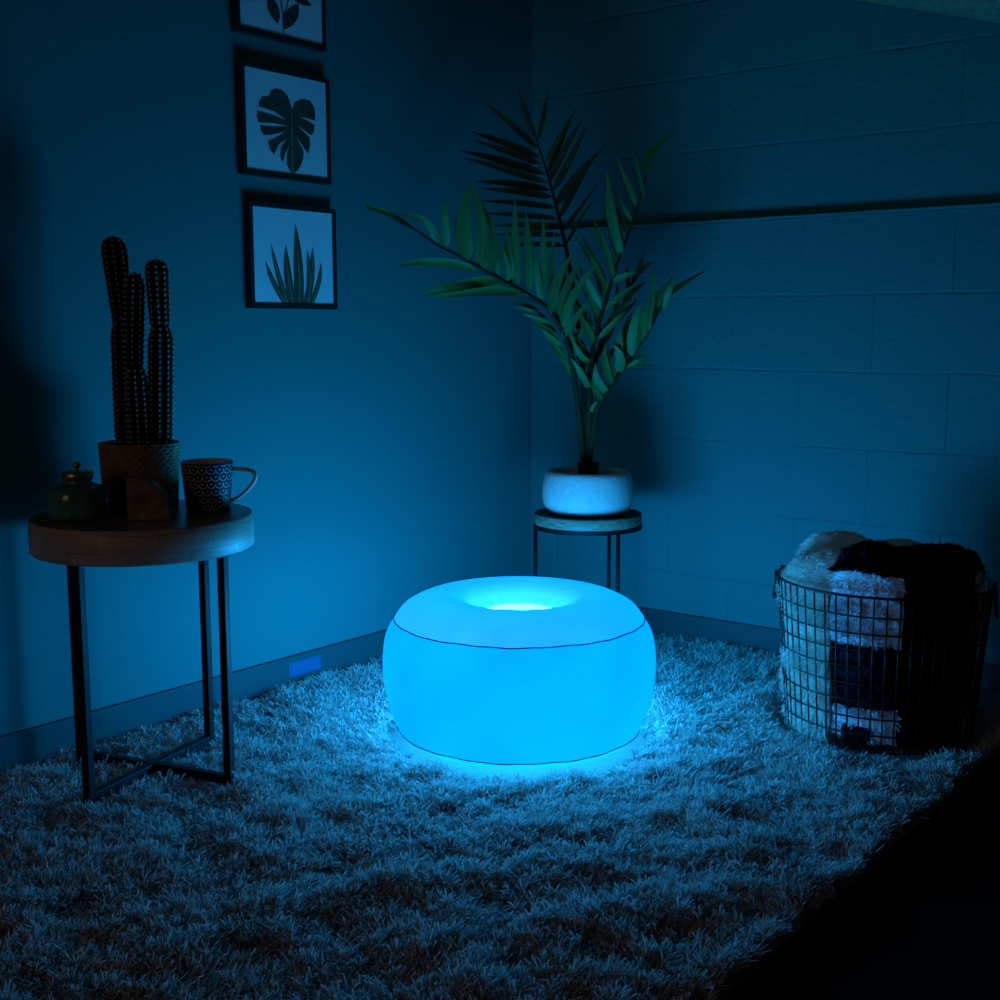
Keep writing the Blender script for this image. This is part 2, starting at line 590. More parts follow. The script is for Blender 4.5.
for k in range(4):
    a = TABLE_A + k * PI / 2
    MB().box(LR * math.cos(a), LR * math.sin(a), (TOPZ - TTH + 0.016) / 2, 0.017, 0.017, TOPZ - TTH - 0.016, a).build('leg', m_black, tbl, smooth=False, bevel=0.0015)
for k in range(2):
    a = TABLE_A + k * PI / 2
    MB().box(0, 0, 0.026 + 0.0005 * k, 2 * LR - 0.017, 0.017, 0.019, a).build('stretcher', m_black, tbl, smooth=False, bevel=0.0015)

# ------------------------------------------------------------------ cactus in woven pot
CX, CY = 0.171, -1.605
cac = thing('potted_cactus', 'tall column cactus in a woven basket pot on the wooden side table', 'cactus', (CX, CY, TOPZ))
m_weave = mat('woven_fibre', (0.24, 0.15, 0.09), 0.8, var=0.35, vscale=70)
m_soil = mat('dark_soil', (0.03, 0.02, 0.015), 0.95, bump=0.8, bscale=120)
m_cac = mat('cactus_skin', (0.010, 0.024, 0.013), 0.8, var=0.25, vscale=30, spec=0.05)
m_spine = mat('cactus_spine', (0.65, 0.63, 0.55), 0.7)
PH = 0.135
def weave(r, z, a, k):
    row = int(z / 0.0072)
    t = (z / 0.0072) % 1.0
    bulge = math.sin(PI * t) ** 0.6
    ph = a * 26 + (row % 2) * PI
    return r + 0.0038 * bulge * (0.55 + 0.45 * math.sin(ph)), z
prof = [(0.0735 + 0.0065 * (z / PH), z) for z in [PH * i / 101 for i in range(102)]]
MB().lathe([(0.001, 0.0005), (0.072, 0.0005)] + prof + [(0.074, PH), (0.073, PH - 0.03)], 156, rfun=lambda r, z, a, k: weave(r, z, a, k) if 2 <= k < 103 else (r, z)).build('woven_pot', m_weave, cac)
MB().lathe([(0.075, PH - 0.02), (0.001, PH - 0.014)], 48).build('soil', m_soil, cac)
# stems in the plant's own frame: right, toward the room, up
CU_ = Vector((0.786, 0.618, 0)); CV_ = Vector((0.618, -0.786, 0))
def cstem(u, v, z0, u1, z1, r0, r1, rib=9):
    """ribbed column from (u, z0) to (u1, z1)"""
    b = MB()
    n, seg = max(16, int((z1 - z0) / 0.0055)), rib * 6
    V, F = [], []
    spp = []
    for i in range(n + 1):
        t = i / n
        cap = 1.0
        if t > 0.82:
            q = (t - 0.82) / 0.18
            cap = math.sqrt(max(0.0, 1 - q * q))
        if t < 0.1:
            cap = 0.72 + 0.28 * t / 0.1
        rad = (r0 + (r1 - r0) * t) * max(cap, 0.03)
        c = CU_ * (0.010 + u + (u1 - u) * t) + CV_ * v + Vector((0, 0, z0 + (z1 - z0) * t))
        for k in range(seg):
            a = 2 * PI * k / seg
            rr = rad * (0.87 + 0.13 * math.cos(rib * a)) * (1 + 0.035 * (1 if i % 2 else -1))
            V.append(c + Vector((rr * math.cos(a), rr * math.sin(a), 0)))
        if i % 2 and t < 0.99:
            for k in range(rib):
                a = 2 * PI * k / rib
                spp.append((c + Vector((rad * math.cos(a), rad * math.sin(a), 0)), Vector((math.cos(a), math.sin(a), 0.25))))
    for i in range(n):
        for k in range(seg):
            l = (k + 1) % seg
            F.append((i * seg + k, i * seg + l, (i + 1) * seg + l, (i + 1) * seg + k))
    F.append(tuple(n * seg + k for k in range(seg)))
    b.add(V, F)
    st = b.build('stem', m_cac, cac)
    s = MB()
    for p, d in spp:
        s.add([p + Vector((dx, dy, dz)) * 0.0023 for dx, dy, dz in ((1, 0, 0), (-1, 0, 0), (0, 1, 0), (0, -1, 0), (0, 0, 1.5), (0, 0, -1.5))],
              [(0, 2, 4), (2, 1, 4), (1, 3, 4), (3, 0, 4), (2, 0, 5), (1, 2, 5), (3, 1, 5), (0, 3, 5)])
        for q in range(8):
            dd = (d + Vector((random.gauss(0, .6), random.gauss(0, .6), random.gauss(0, .6)))).normalized()
            sd = dd.cross(Vector((random.random(), random.random(), random.random()))).normalized() * 0.0005
            s.add([p - sd, p + sd, p + dd * random.uniform(0.005, 0.009)], [(0, 1, 2)])
    s.build('spines', m_spine, st)['kind'] = 'stuff'
Z = PH - 0.015
cstem(-0.033, -0.005, Z, -0.033, Z + 0.275, 0.028, 0.027)
cstem(-0.034, -0.012, Z + 0.235, -0.050, Z + 0.440, 0.020, 0.028)
cstem(-0.012, 0.012, Z + 0.14, -0.001, Z + 0.365, 0.018, 0.021, 8)
cstem(0.003, 0.030, Z, -0.001, Z + 0.175, 0.022, 0.021, 8)
cstem(0.036, 0.006, Z, 0.047, Z + 0.265, 0.025, 0.026)
cstem(0.045, 0.004, Z + 0.245, 0.042, Z + 0.392, 0.020, 0.025)

# ------------------------------------------------------------------ lidded jar
jar = thing('lidded_jar', 'squat teal glass jar with brass lid on the left of the side table', 'jar', (0.214, -1.782, TOPZ))
m_jar = mat('teal_glass', (0.05, 0.20, 0.18), 0.12, spec=0.6, var=0.2, vscale=25)
m_brass = mat('dull_brass', (0.42, 0.34, 0.18), 0.35, metal=0.9)
def flute(r, z, a, k):
    return (r * (1 + 0.006 * math.cos(40 * a)) if 2 < k < 30 else r), z
MB().lathe(smooth_profile([(0.001, 0.001), (0.048, 0.001), (0.059, 0.005), (0.062, 0.022), (0.0615, 0.046), (0.056, 0.059), (0.040, 0.065), (0.028, 0.070), (0.027, 0.078)]), 80, rfun=flute).build('body', m_jar, jar)
lid = MB().lathe([(0.001, 0.0775), (0.029, 0.0775), (0.030, 0.079), (0.030, 0.090), (0.028, 0.092), (0.010, 0.094), (0.001, 0.0945)], 48).build('lid', m_brass, jar)
MB().lathe(smooth_profile([(0.0035, 0.093), (0.003, 0.0975), (0.007, 0.101), (0.0075, 0.105), (0.005, 0.1095), (0.0005, 0.111)], 3), 20).build('knob', m_brass, lid)

# ------------------------------------------------------------------ stone bookend
book = thing('stone_bookend', 'quarter round dark stone slab standing in front of the woven pot', 'bookend', (0.350, -1.713, TOPZ))
m_stone = mat('banded_stone', (0.10, 0.065, 0.045), 0.35, color2=(0.22, 0.17, 0.14), vscale=28, bump=0.3, bscale=40)
b = MB()
outl = [(-0.042, 0.0005), (-0.042, 0.084)]
for i in range(1, 13):
    a = PI / 2 * (1 - i / 12)
    outl.append((-0.030 + 0.074 * math.cos(a) ** 1.0 + random.uniform(-.0015, .0015), max(0.0005, 0.084 * math.sin(a) ** 0.85)))
V = []
for v in (0.013, -0.013):
    for (u, z) in outl:
        V.append(CU_ * u + CV_ * v + Vector((0, 0, z)))
n = len(outl)
F = [tuple(range(n - 1, -1, -1)), tuple(range(n, 2 * n))] + [(i, (i + 1) % n, n + (i + 1) % n, n + i) for i in range(n)]
b.add(V, F)
b.build('slab', m_stone, book, smooth=False, bevel=0.002)

# ------------------------------------------------------------------ mug
mug = thing('patterned_mug', 'navy mug with white scallop pattern beside the woven pot', 'mug', (0.338, -1.562, TOPZ))
m_navy = mat('navy_glaze', (0.012, 0.016, 0.05), 0.3, spec=0.5)
m_white = mat('cream_glaze', (0.62, 0.60, 0.56), 0.35, spec=0.5)
b = MB()
MH, seg, rows = 0.101, 260, 120
def mug_r(z):
    return 0.0445 + 0.0085 * z / MH
V, F, mi = [], [], []
for j in range(rows + 1):
    z = 0.001 + (MH - 0.001) * j / rows
    for i in range(seg):
        a = 2 * PI * i / seg
        V.append((mug_r(z) * math.cos(a), mug_r(z) * math.sin(a), z))
cw, ch = 2 * PI / 18, 0.0148
for j in range(rows):
    for i in range(seg):
        l = (i + 1) % seg
        F.append((j * seg + i, j * seg + l, (j + 1) * seg + l, (j + 1) * seg + i))
        a, z = 2 * PI * (i + .5) / seg, MH * (j + .5) / rows
        white = 0
        if z < MH - 0.004:
            # fish scale: nearest scale whose centre lies above the point
            for rr in range(int(z / ch) + 2, int(z / ch) - 2, -1):
                zc = rr * ch
                ac = (a / cw - (0.5 if rr % 2 else 0.0))
                da = (ac - math.floor(ac) - 0.5) * cw * 0.05
                d = math.hypot(da, (z - zc) * 0.95)
                if z <= zc + 0.001 and d < 0.0097:
                    white = 1 if (0.0078 < d < 0.0096 or d < 0.0024) else 0
                    break
        mi.append(white)
b.add(V, F, mi)
b.lathe([(mug_r(0), 0.001), (0.001, 0.001)], 64)
b.lathe([(mug_r(MH), MH), (mug_r(MH) - 0.002, MH + 0.0015), (mug_r(MH) - 0.0045, MH - 0.001), (0.041, 0.01), (0.001, 0.008)], 64, mi=1)
b.build('body', [m_navy, m_white], mug)
hp = []
for t in [i / 24 for i in range(25)]:
    u = 0.0465 + 0.052 * math.sin(PI * min(1.0, t ** 0.62)) ** 0.75
    z = 0.086 - 0.066 * t + 0.012 * math.sin(PI * t) * (1 - t)
    hp.append(CU_ * u + Vector((0, 0, z)))
MB().tube(hp, 0.0044, 10).build('handle', m_white, mug)

# ------------------------------------------------------------------ plant stand
SX, SY, SZ = 0.459, -0.352, 0.418
st = thing('plant_stand', 'small round wood and black metal plant stand in the corner', 'plant stand', (SX, SY, 0))
m_stand_wood = mat('mango_wood', (0.16, 0.13, 0.08), 0.5, color2=(0.36, 0.30, 0.21), vscale=14, stretch=(3, 3, 20))
m_stand_top = mat('dark_wood_face', (0.05, 0.035, 0.025), 0.5, var=0.3, vscale=20)
MB().lathe([(0.001, SZ - 0.03), (0.147, SZ - 0.03), (0.1495, SZ - 0.027), (0.1495, SZ - 0.003), (0.1475, SZ - 0.0005)], 96).build('wood_disc', m_stand_wood, st)
MB().lathe([(0.1475, SZ - 0.0005), (0.001, SZ)], 96).build('disc_face', m_stand_top, st)
MB().lathe([(0.139, SZ - 0.0305), (0.151, SZ - 0.0305), (0.151, SZ - 0.041), (0.139, SZ - 0.041), (0.139, SZ - 0.0305)], 96).build('metal_hoop', m_black, st, smooth=False)
for k in range(3):
    a = math.radians(38.15 + 180 + 0.5) + k * 2 * PI / 3
    MB().tube([(0.145 * math.cos(a), 0.145 * math.sin(a), z) for z in (SZ - 0.035, 0.2, 0.002)], 0.0058, 10).build('leg', m_black, st)
ring = [(0.141 * math.cos(2 * PI * i / 64), 0.141 * math.sin(2 * PI * i / 64), 0.09) for i in range(64)]
MB().tube(ring, 0.004, 8, closed=True).build('lower_ring', m_black, st)

# ------------------------------------------------------------------ palm in a cement pot
PZ = SZ + 0.0006
palm = thing('potted_palm', 'artificial palm in a pale cement bowl on the plant stand', 'plant', (SX, SY, PZ))
m_pot = mat('pale_cement', (0.64, 0.62, 0.58), 0.85, var=0.06, vscale=60, bump=0.25, bscale=90, spec=0.15)
PR = smooth_profile([(0.001, 0.0), (0.085, 0.0), (0.107, 0.005), (0.119, 0.018), (0.1255, 0.040), (0.126, 0.065), (0.1225, 0.090), (0.1175, 0.107), (0.110, 0.116), (0.102, 0.118), (0.096, 0.112), (0.093, 0.095), (0.001, 0.095)], 5)
MB().lathe(PR, 96).build('pot', m_pot, palm)
m_inner = mat('black_nursery_pot', (0.012, 0.012, 0.012), 0.7)
MB().lathe([(0.001, 0.0955), (0.027, 0.0955), (0.031, 0.139), (0.028, 0.139), (0.001, 0.136)], 40).build('inner_pot', m_inner, palm)
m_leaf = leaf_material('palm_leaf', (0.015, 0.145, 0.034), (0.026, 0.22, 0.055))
m_leaf_shaded = leaf_material('shaded_palm_leaf', (0.02, 0.045, 0.016), (0.035, 0.075, 0.025))  # shade on the back fronds, put into a darker leaf colour
m_stalk = mat('palm_stalk', (0.009, 0.03, 0.010), 0.6, spec=0.1, var=0.2, vscale=40)
PU = Vector((0.7864, 0.6177, 0)); PV = Vector((0.6177, -0.7864, 0))
def ppos(c):
    return PU * c[0] + PV * c[2] + Vector((0, 0, c[1] + 0.121))
def leaflet(mb, b, m, t, wd, flip):
    B, M, T = ppos(b), ppos(m), ppos(t)
    n = 9
    side = None
    V, F = [], []
    for i in range(n + 1):
        s = i / n
        # quadratic curve that passes through the middle point
        C = M * 2 - (B + T) * 0.5
        p = B * (1 - s) ** 2 + C * 2 * s * (1 - s) + T * s * s
        d = ((C - B) * (1 - s) + (T - C) * s)
        view = (PV + Vector((0, 0, 0.12 * flip)) + PU * 0.35 * flip).normalized()
        sd = d.cross(view)
        sd.normalize()
        nm = sd.cross(d.normalized())
        prof = (s ** 0.42) * (1 - s) ** 0.95 * 1.95 + 0.04
        h = wd * 0.5 * min(1.0, prof) if i < n else 0.0006
        V += [p - sd * h + nm * h * 0.35, p, p + sd * h + nm * h * 0.35]
    for i in range(n):
        a = i * 3
        F += [(a, a + 1, a + 4, a + 3), (a + 1, a + 2, a + 5, a + 4)]
    mb.add(V, F)
FRONDS = [
    ([(-0.023, 0.12, 0.01), (-0.036, 0.219, 0.022), (-0.052, 0.317, 0.039), (-0.078, 0.384, 0.059), (-0.118, 0.441, 0.081), (-0.194, 0.487, 0.105), (-0.251, 0.516, 0.131), (-0.297, 0.541, 0.158), (-0.352, 0.571, 0.186), (-0.4, 0.593, 0.215), (-0.448, 0.625, 0.245), (-0.49, 0.651, 0.276), (-0.531, 0.668, 0.307), (-0.565, 0.678, 0.34)],
     [((-0.49, 0.651, 0.276), (-0.535, 0.673, 0.273), (-0.586, 0.682, 0.272), 0.0194),
      ((-0.457, 0.629, 0.245), (-0.52, 0.668, 0.234), (-0.58, 0.69, 0.232), 0.0151),
      ((-0.108, 0.417, 0.081), (-0.107, 0.531, 0.087), (-0.1, 0.636, 0.089), 0.0238),
      ((-0.09, 0.384, 0.059), (-0.077, 0.478, 0.047), (-0.064, 0.565, 0.044), 0.0238),
      ((-0.132, 0.446, 0.081), (-0.148, 0.544, 0.117), (-0.167, 0.634, 0.126), 0.0216),
      ((-0.213, 0.497, 0.105), (-0.222, 0.578, 0.132), (-0.227, 0.651, 0.139), 0.0259),
      ((-0.283, 0.536, 0.158), (-0.278, 0.612, 0.172), (-0.301, 0.738, 0.175), 0.0324),
      ((-0.078, 0.356, 0.059), (-0.042, 0.412, 0.059), (-0.002, 0.46, 0.058), 0.0216),
      ((-0.065, 0.317, 0.039), (-0.028, 0.374, 0.029), (0.016, 0.384, 0.026), 0.0238),
      ((-0.049, 0.278, 0.039), (-0.038, 0.336, 0.035), (0.0, 0.432, 0.034), 0.0194),
      ((-0.097, 0.384, 0.059), (-0.139, 0.407, 0.095), (-0.185, 0.422, 0.104), 0.0173),
      ((-0.083, 0.356, 0.059), (-0.123, 0.384, 0.088), (-0.166, 0.405, 0.096), 0.0151),
      ((-0.062, 0.307, 0.039), (-0.095, 0.342, 0.034), (-0.125, 0.369, 0.032), 0.0151),
      ((-0.046, 0.248, 0.022), (-0.072, 0.294, 0.041), (-0.101, 0.331, 0.046), 0.0173),
      ((-0.4, 0.593, 0.215), (-0.425, 0.647, 0.246), (-0.496, 0.666, 0.254), 0.0238),
      ((-0.378, 0.584, 0.215), (-0.381, 0.65, 0.248), (-0.379, 0.71, 0.256), 0.0259),
      ((-0.35, 0.575, 0.186), (-0.351, 0.646, 0.203), (-0.323, 0.73, 0.208), 0.0108),
      ((-0.324, 0.557, 0.186), (-0.336, 0.646, 0.207), (-0.315, 0.756, 0.213), 0.0497),
      ((-0.297, 0.545, 0.158), (-0.287, 0.63, 0.17), (-0.313, 0.756, 0.173), 0.0432),
      ((-0.274, 0.531, 0.158), (-0.265, 0.614, 0.152), (-0.297, 0.713, 0.15), 0.0378),
      ((-0.246, 0.519, 0.131), (-0.258, 0.57, 0.141), (-0.265, 0.614, 0.144), 0.0281),
      ((-0.221, 0.505, 0.131), (-0.231, 0.557, 0.167), (-0.246, 0.603, 0.176), 0.0216),
      ((-0.194, 0.492, 0.105), (-0.201, 0.609, 0.12), (-0.204, 0.718, 0.124), 0.0259),
      ((-0.166, 0.478, 0.105), (-0.171, 0.588, 0.14), (-0.177, 0.691, 0.149), 0.0259),
      ((-0.132, 0.458, 0.081), (-0.129, 0.569, 0.115), (-0.131, 0.672, 0.123), 0.0238),
      ((-0.108, 0.422, 0.081), (-0.095, 0.506, 0.094), (-0.045, 0.585, 0.097), 0.0302),
      ((-0.088, 0.394, 0.059), (-0.069, 0.479, 0.066), (-0.023, 0.573, 0.068), 0.0302),
      ((-0.073, 0.375, 0.059), (-0.051, 0.469, 0.077), (0.022, 0.558, 0.081), 0.0259),
      ((-0.302, 0.533, 0.158), (-0.408, 0.554, 0.166), (-0.514, 0.543, 0.168), 0.0281),
      ((-0.241, 0.51, 0.131), (-0.345, 0.496, 0.124), (-0.453, 0.468, 0.122), 0.0346),
      ((-0.213, 0.492, 0.105), (-0.317, 0.485, 0.106), (-0.421, 0.464, 0.107), 0.0302),
      ((-0.185, 0.478, 0.105), (-0.298, 0.479, 0.135), (-0.405, 0.461, 0.142), 0.0259),
      ((-0.166, 0.469, 0.105), (-0.298, 0.502, 0.092), (-0.441, 0.488, 0.088), 0.0238),
      ((-0.141, 0.431, 0.081), (-0.178, 0.447, 0.068), (-0.218, 0.455, 0.065), 0.013),
      ((-0.118, 0.413, 0.081), (-0.163, 0.431, 0.081), (-0.208, 0.441, 0.081), 0.013),
      ((-0.092, 0.375, 0.059), (-0.125, 0.386, 0.069), (-0.155, 0.389, 0.072), 0.0151),
      ((-0.077, 0.336, 0.039), (-0.11, 0.364, 0.079), (-0.137, 0.384, 0.089), 0.0151),
      ((-0.062, 0.298, 0.039), (-0.092, 0.33, 0.046), (-0.116, 0.355, 0.048), 0.0173)]),
    ([(-0.008, 0.118, -0.02), (-0.016, 0.276, -0.023), (-0.035, 0.452, -0.027), (-0.06, 0.588, -0.031), (-0.08, 0.675, -0.036), (-0.1, 0.752, -0.042), (-0.119, 0.819, -0.048), (-0.136, 0.867, -0.054), (-0.143, 0.896, -0.06)],
     [((-0.141, 0.887, -0.06), (-0.171, 0.961, -0.041), (-0.196, 1.028, -0.036), 0.0173),
      ((-0.139, 0.892, -0.06), (-0.124, 0.959, -0.056), (-0.113, 1.02, -0.055), 0.0173),
      ((-0.137, 0.867, -0.054), (-0.211, 0.932, -0.052), (-0.286, 0.989, -0.051), 0.0216),
      ((-0.134, 0.843, -0.054), (-0.23, 0.876, -0.019), (-0.318, 0.905, -0.01), 0.0238),
      ((-0.129, 0.824, -0.048), (-0.226, 0.862, -0.06), (-0.319, 0.892, -0.063), 0.0194),
      ((-0.119, 0.798, -0.048), (-0.235, 0.83, -0.021), (-0.352, 0.857, -0.014), 0.0259),
      ((-0.112, 0.775, -0.042), (-0.229, 0.813, -0.044), (-0.343, 0.842, -0.045), 0.0238),
      ((-0.105, 0.756, -0.042), (-0.207, 0.773, -0.048), (-0.31, 0.781, -0.049), 0.0238),
      ((-0.097, 0.737, -0.042), (-0.199, 0.755, -0.055), (-0.305, 0.763, -0.059), 0.0216),
      ((-0.09, 0.708, -0.036), (-0.192, 0.718, -0.002), (-0.299, 0.723, 0.006), 0.0194),
      ((-0.083, 0.679, -0.036), (-0.183, 0.688, -0.011), (-0.29, 0.691, -0.005), 0.0194),
      ((-0.077, 0.66, -0.036), (-0.175, 0.665, -0.051), (-0.271, 0.662, -0.055), 0.0184),
      ((-0.072, 0.636, -0.036), (-0.165, 0.637, 0.002), (-0.261, 0.633, 0.011), 0.0173),
      ((-0.065, 0.607, -0.031), (-0.145, 0.611, -0.024), (-0.232, 0.607, -0.022), 0.0173),
      ((-0.119, 0.828, -0.048), (-0.084, 0.891, -0.029), (-0.053, 0.947, -0.024), 0.0173),
      ((-0.114, 0.8, -0.048), (-0.078, 0.889, -0.047), (-0.037, 0.97, -0.047), 0.0194),
      ((-0.109, 0.775, -0.042), (-0.067, 0.863, -0.033), (-0.019, 0.943, -0.031), 0.0238),
      ((-0.1, 0.752, -0.042), (-0.051, 0.842, -0.036), (-0.009, 0.925, -0.035), 0.0238),
      ((-0.09, 0.713, -0.036), (-0.037, 0.789, -0.034), (0.043, 0.873, -0.033), 0.0281),
      ((-0.083, 0.679, -0.036), (-0.033, 0.773, -0.052), (0.022, 0.858, -0.056), 0.0216),
      ((-0.075, 0.641, -0.036), (-0.024, 0.71, -0.043), (0.022, 0.771, -0.044), 0.013),
      ((-0.065, 0.607, -0.031), (-0.028, 0.673, -0.027), (0.012, 0.731, -0.026), 0.013)]),
    ([(-0.002, 0.119, 0.0), (0.002, 0.238, 0.001), (0.011, 0.335, 0.003), (0.027, 0.403, 0.005), (0.05, 0.48, 0.007), (0.074, 0.557, 0.009), (0.097, 0.623, 0.012), (0.12, 0.689, 0.014), (0.136, 0.745, 0.017), (0.146, 0.791, 0.02)],
     [((0.146, 0.79, 0.02), (0.163, 0.853, 0.009), (0.227, 0.903, 0.007), 0.0302),
      ((0.143, 0.726, 0.017), (0.115, 0.805, 0.056), (0.093, 0.877, 0.066), 0.013),
      ((0.129, 0.698, 0.014), (0.095, 0.773, 0.01), (0.068, 0.839, 0.009), 0.0173),
      ((0.107, 0.665, 0.014), (0.093, 0.701, 0.002), (0.082, 0.728, -0.002), 0.0151),
      ((0.086, 0.576, 0.009), (0.056, 0.678, 0.031), (0.041, 0.803, 0.037), 0.0324),
      ((0.098, 0.637, 0.012), (0.08, 0.68, 0.004), (0.068, 0.714, 0.002), 0.0151),
      ((0.092, 0.614, 0.012), (0.072, 0.654, 0.023), (0.056, 0.688, 0.026), 0.013),
      ((0.065, 0.514, 0.007), (0.036, 0.593, 0.047), (0.004, 0.671, 0.057), 0.0216),
      ((0.052, 0.48, 0.007), (0.014, 0.566, -0.002), (-0.026, 0.643, -0.004), 0.0216),
      ((0.045, 0.49, 0.007), (-0.0, 0.564, 0.034), (-0.042, 0.631, 0.041), 0.0194),
      ((0.034, 0.432, 0.005), (-0.005, 0.502, 0.044), (-0.041, 0.564, 0.054), 0.0216),
      ((0.024, 0.403, 0.005), (-0.002, 0.475, 0.002), (-0.028, 0.538, 0.002), 0.0238),
      ((0.018, 0.374, 0.005), (-0.017, 0.436, -0.009), (-0.051, 0.491, -0.013), 0.0216),
      ((0.011, 0.35, 0.003), (-0.022, 0.415, 0.001), (-0.061, 0.471, 0.0), 0.0216),
      ((0.008, 0.316, 0.003), (-0.043, 0.355, 0.033), (-0.068, 0.413, 0.041), 0.0216),
      ((0.004, 0.282, 0.001), (-0.046, 0.336, 0.013), (-0.066, 0.408, 0.016), 0.0259),
      ((0.071, 0.547, 0.009), (0.035, 0.604, -0.005), (0.001, 0.653, -0.008), 0.0194),
      ((0.076, 0.562, 0.009), (0.054, 0.642, 0.007), (0.027, 0.713, 0.006), 0.0194),
      ((0.113, 0.665, 0.014), (0.083, 0.714, 0.01), (0.057, 0.755, 0.009), 0.0151),
      ((0.027, 0.413, 0.005), (-0.015, 0.483, 0.037), (-0.05, 0.546, 0.046), 0.0194),
      ((0.041, 0.461, 0.007), (0.022, 0.529, -0.006), (-0.013, 0.61, -0.009), 0.0216),
      ((0.013, 0.34, 0.003), (-0.014, 0.39, 0.039), (-0.039, 0.432, 0.048), 0.0238),
      ((0.006, 0.297, 0.003), (-0.028, 0.317, 0.042), (-0.058, 0.384, 0.052), 0.0194),
      ((0.004, 0.248, 0.001), (-0.036, 0.287, 0.008), (-0.061, 0.355, 0.009), 0.0194),
      ((0.003, 0.218, 0.001), (-0.025, 0.267, 0.036), (-0.053, 0.307, 0.044), 0.0216),
      ((0.06, 0.509, 0.007), (0.093, 0.524, 0.035), (0.124, 0.531, 0.042), 0.0173),
      ((0.041, 0.432, 0.005), (0.085, 0.474, 0.016), (0.136, 0.509, 0.019), 0.0173),
      ((0.03, 0.384, 0.005), (0.08, 0.431, 0.001), (0.124, 0.471, -0.0), 0.0194),
      ((0.023, 0.355, 0.003), (0.062, 0.397, 0.037), (0.096, 0.432, 0.046), 0.0173)]),
    ([(0.004, 0.121, 0.02), (0.018, 0.165, 0.024), (0.042, 0.205, 0.031), (0.065, 0.244, 0.038), (0.093, 0.283, 0.047), (0.125, 0.331, 0.056), (0.152, 0.374, 0.065), (0.174, 0.422, 0.076), (0.191, 0.459, 0.086), (0.222, 0.492, 0.097), (0.258, 0.514, 0.108), (0.289, 0.531, 0.12)],
     [((0.013, 0.156, 0.024), (0.017, 0.175, 0.027), (0.038, 0.187, 0.028), 0.0238),
      ((0.037, 0.19, 0.031), (0.011, 0.221, 0.052), (0.01, 0.279, 0.057), 0.0216),
      ((0.051, 0.21, 0.031), (0.019, 0.25, 0.06), (0.014, 0.293, 0.067), 0.0259),
      ((0.07, 0.249, 0.038), (0.048, 0.288, 0.058), (0.047, 0.341, 0.063), 0.0216),
      ((0.086, 0.278, 0.047), (0.075, 0.337, 0.076), (0.081, 0.384, 0.084), 0.0281),
      ((0.105, 0.298, 0.047), (0.1, 0.355, 0.06), (0.121, 0.431, 0.064), 0.0259),
      ((0.12, 0.322, 0.056), (0.122, 0.374, 0.077), (0.144, 0.45, 0.082), 0.0259),
      ((0.143, 0.36, 0.065), (0.144, 0.412, 0.088), (0.166, 0.478, 0.093), 0.0238),
      ((0.179, 0.431, 0.076), (0.183, 0.478, 0.075), (0.217, 0.516, 0.074), 0.0194),
      ((0.06, 0.23, 0.038), (0.037, 0.289, 0.074), (0.036, 0.341, 0.083), 0.0259),
      ((0.074, 0.264, 0.038), (0.079, 0.308, 0.076), (0.055, 0.341, 0.085), 0.0302),
      ((0.099, 0.288, 0.047), (0.091, 0.365, 0.035), (0.115, 0.432, 0.032), 0.0281),
      ((0.111, 0.307, 0.056), (0.111, 0.384, 0.094), (0.129, 0.451, 0.104), 0.0302),
      ((0.13, 0.336, 0.056), (0.132, 0.403, 0.094), (0.154, 0.47, 0.103), 0.0302),
      ((0.152, 0.374, 0.065), (0.152, 0.431, 0.087), (0.178, 0.489, 0.092), 0.0281),
      ((0.165, 0.403, 0.076), (0.175, 0.46, 0.062), (0.21, 0.509, 0.059), 0.0238),
      ((0.193, 0.431, 0.076), (0.201, 0.479, 0.11), (0.219, 0.519, 0.118), 0.0194),
      ((0.152, 0.374, 0.065), (0.156, 0.467, 0.104), (0.161, 0.551, 0.113), 0.0194),
      ((0.191, 0.464, 0.086), (0.235, 0.497, 0.073), (0.306, 0.538, 0.07), 0.0194),
      ((0.107, 0.288, 0.047), (0.144, 0.289, 0.04), (0.178, 0.283, 0.039), 0.013),
      ((0.116, 0.303, 0.056), (0.134, 0.316, 0.072), (0.149, 0.322, 0.076), 0.013),
      ((0.098, 0.278, 0.047), (0.116, 0.294, 0.083), (0.141, 0.301, 0.092), 0.013)]),
    ([(-0.005, 0.118, -0.02), (0.007, 0.227, -0.028), (0.026, 0.315, -0.039), (0.057, 0.384, -0.052), (0.087, 0.433, -0.067), (0.113, 0.483, -0.083), (0.134, 0.528, -0.1)],
     [((0.022, 0.295, -0.039), (0.048, 0.368, -0.055), (0.067, 0.433, -0.059), 0.0216),
      ((0.026, 0.315, -0.039), (0.07, 0.398, -0.054), (0.106, 0.472, -0.058), 0.0216),
      ((0.047, 0.374, -0.052), (0.089, 0.432, -0.062), (0.126, 0.482, -0.064), 0.0194),
      ((0.014, 0.256, -0.028), (-0.009, 0.32, 0.0), (-0.036, 0.374, 0.007), 0.0194),
      ((0.011, 0.237, -0.028), (0.05, 0.3, -0.013), (0.083, 0.355, -0.009), 0.0216),
      ((0.037, 0.354, -0.052), (0.023, 0.417, -0.057), (0.007, 0.472, -0.058), 0.0194),
      ((0.057, 0.384, -0.052), (0.099, 0.427, -0.05), (0.135, 0.462, -0.049), 0.0194),
      ((0.078, 0.414, -0.067), (0.077, 0.466, -0.04), (0.078, 0.511, -0.033), 0.0194),
      ((0.097, 0.453, -0.067), (0.124, 0.486, -0.054), (0.159, 0.511, -0.05), 0.0194),
      ((0.113, 0.483, -0.083), (0.112, 0.524, -0.097), (0.109, 0.557, -0.101), 0.0173),
      ((0.123, 0.503, -0.083), (0.141, 0.55, -0.072), (0.155, 0.59, -0.069), 0.0173),
      ((0.134, 0.528, -0.1), (0.154, 0.551, -0.082), (0.181, 0.566, -0.077), 0.0194)]),
]

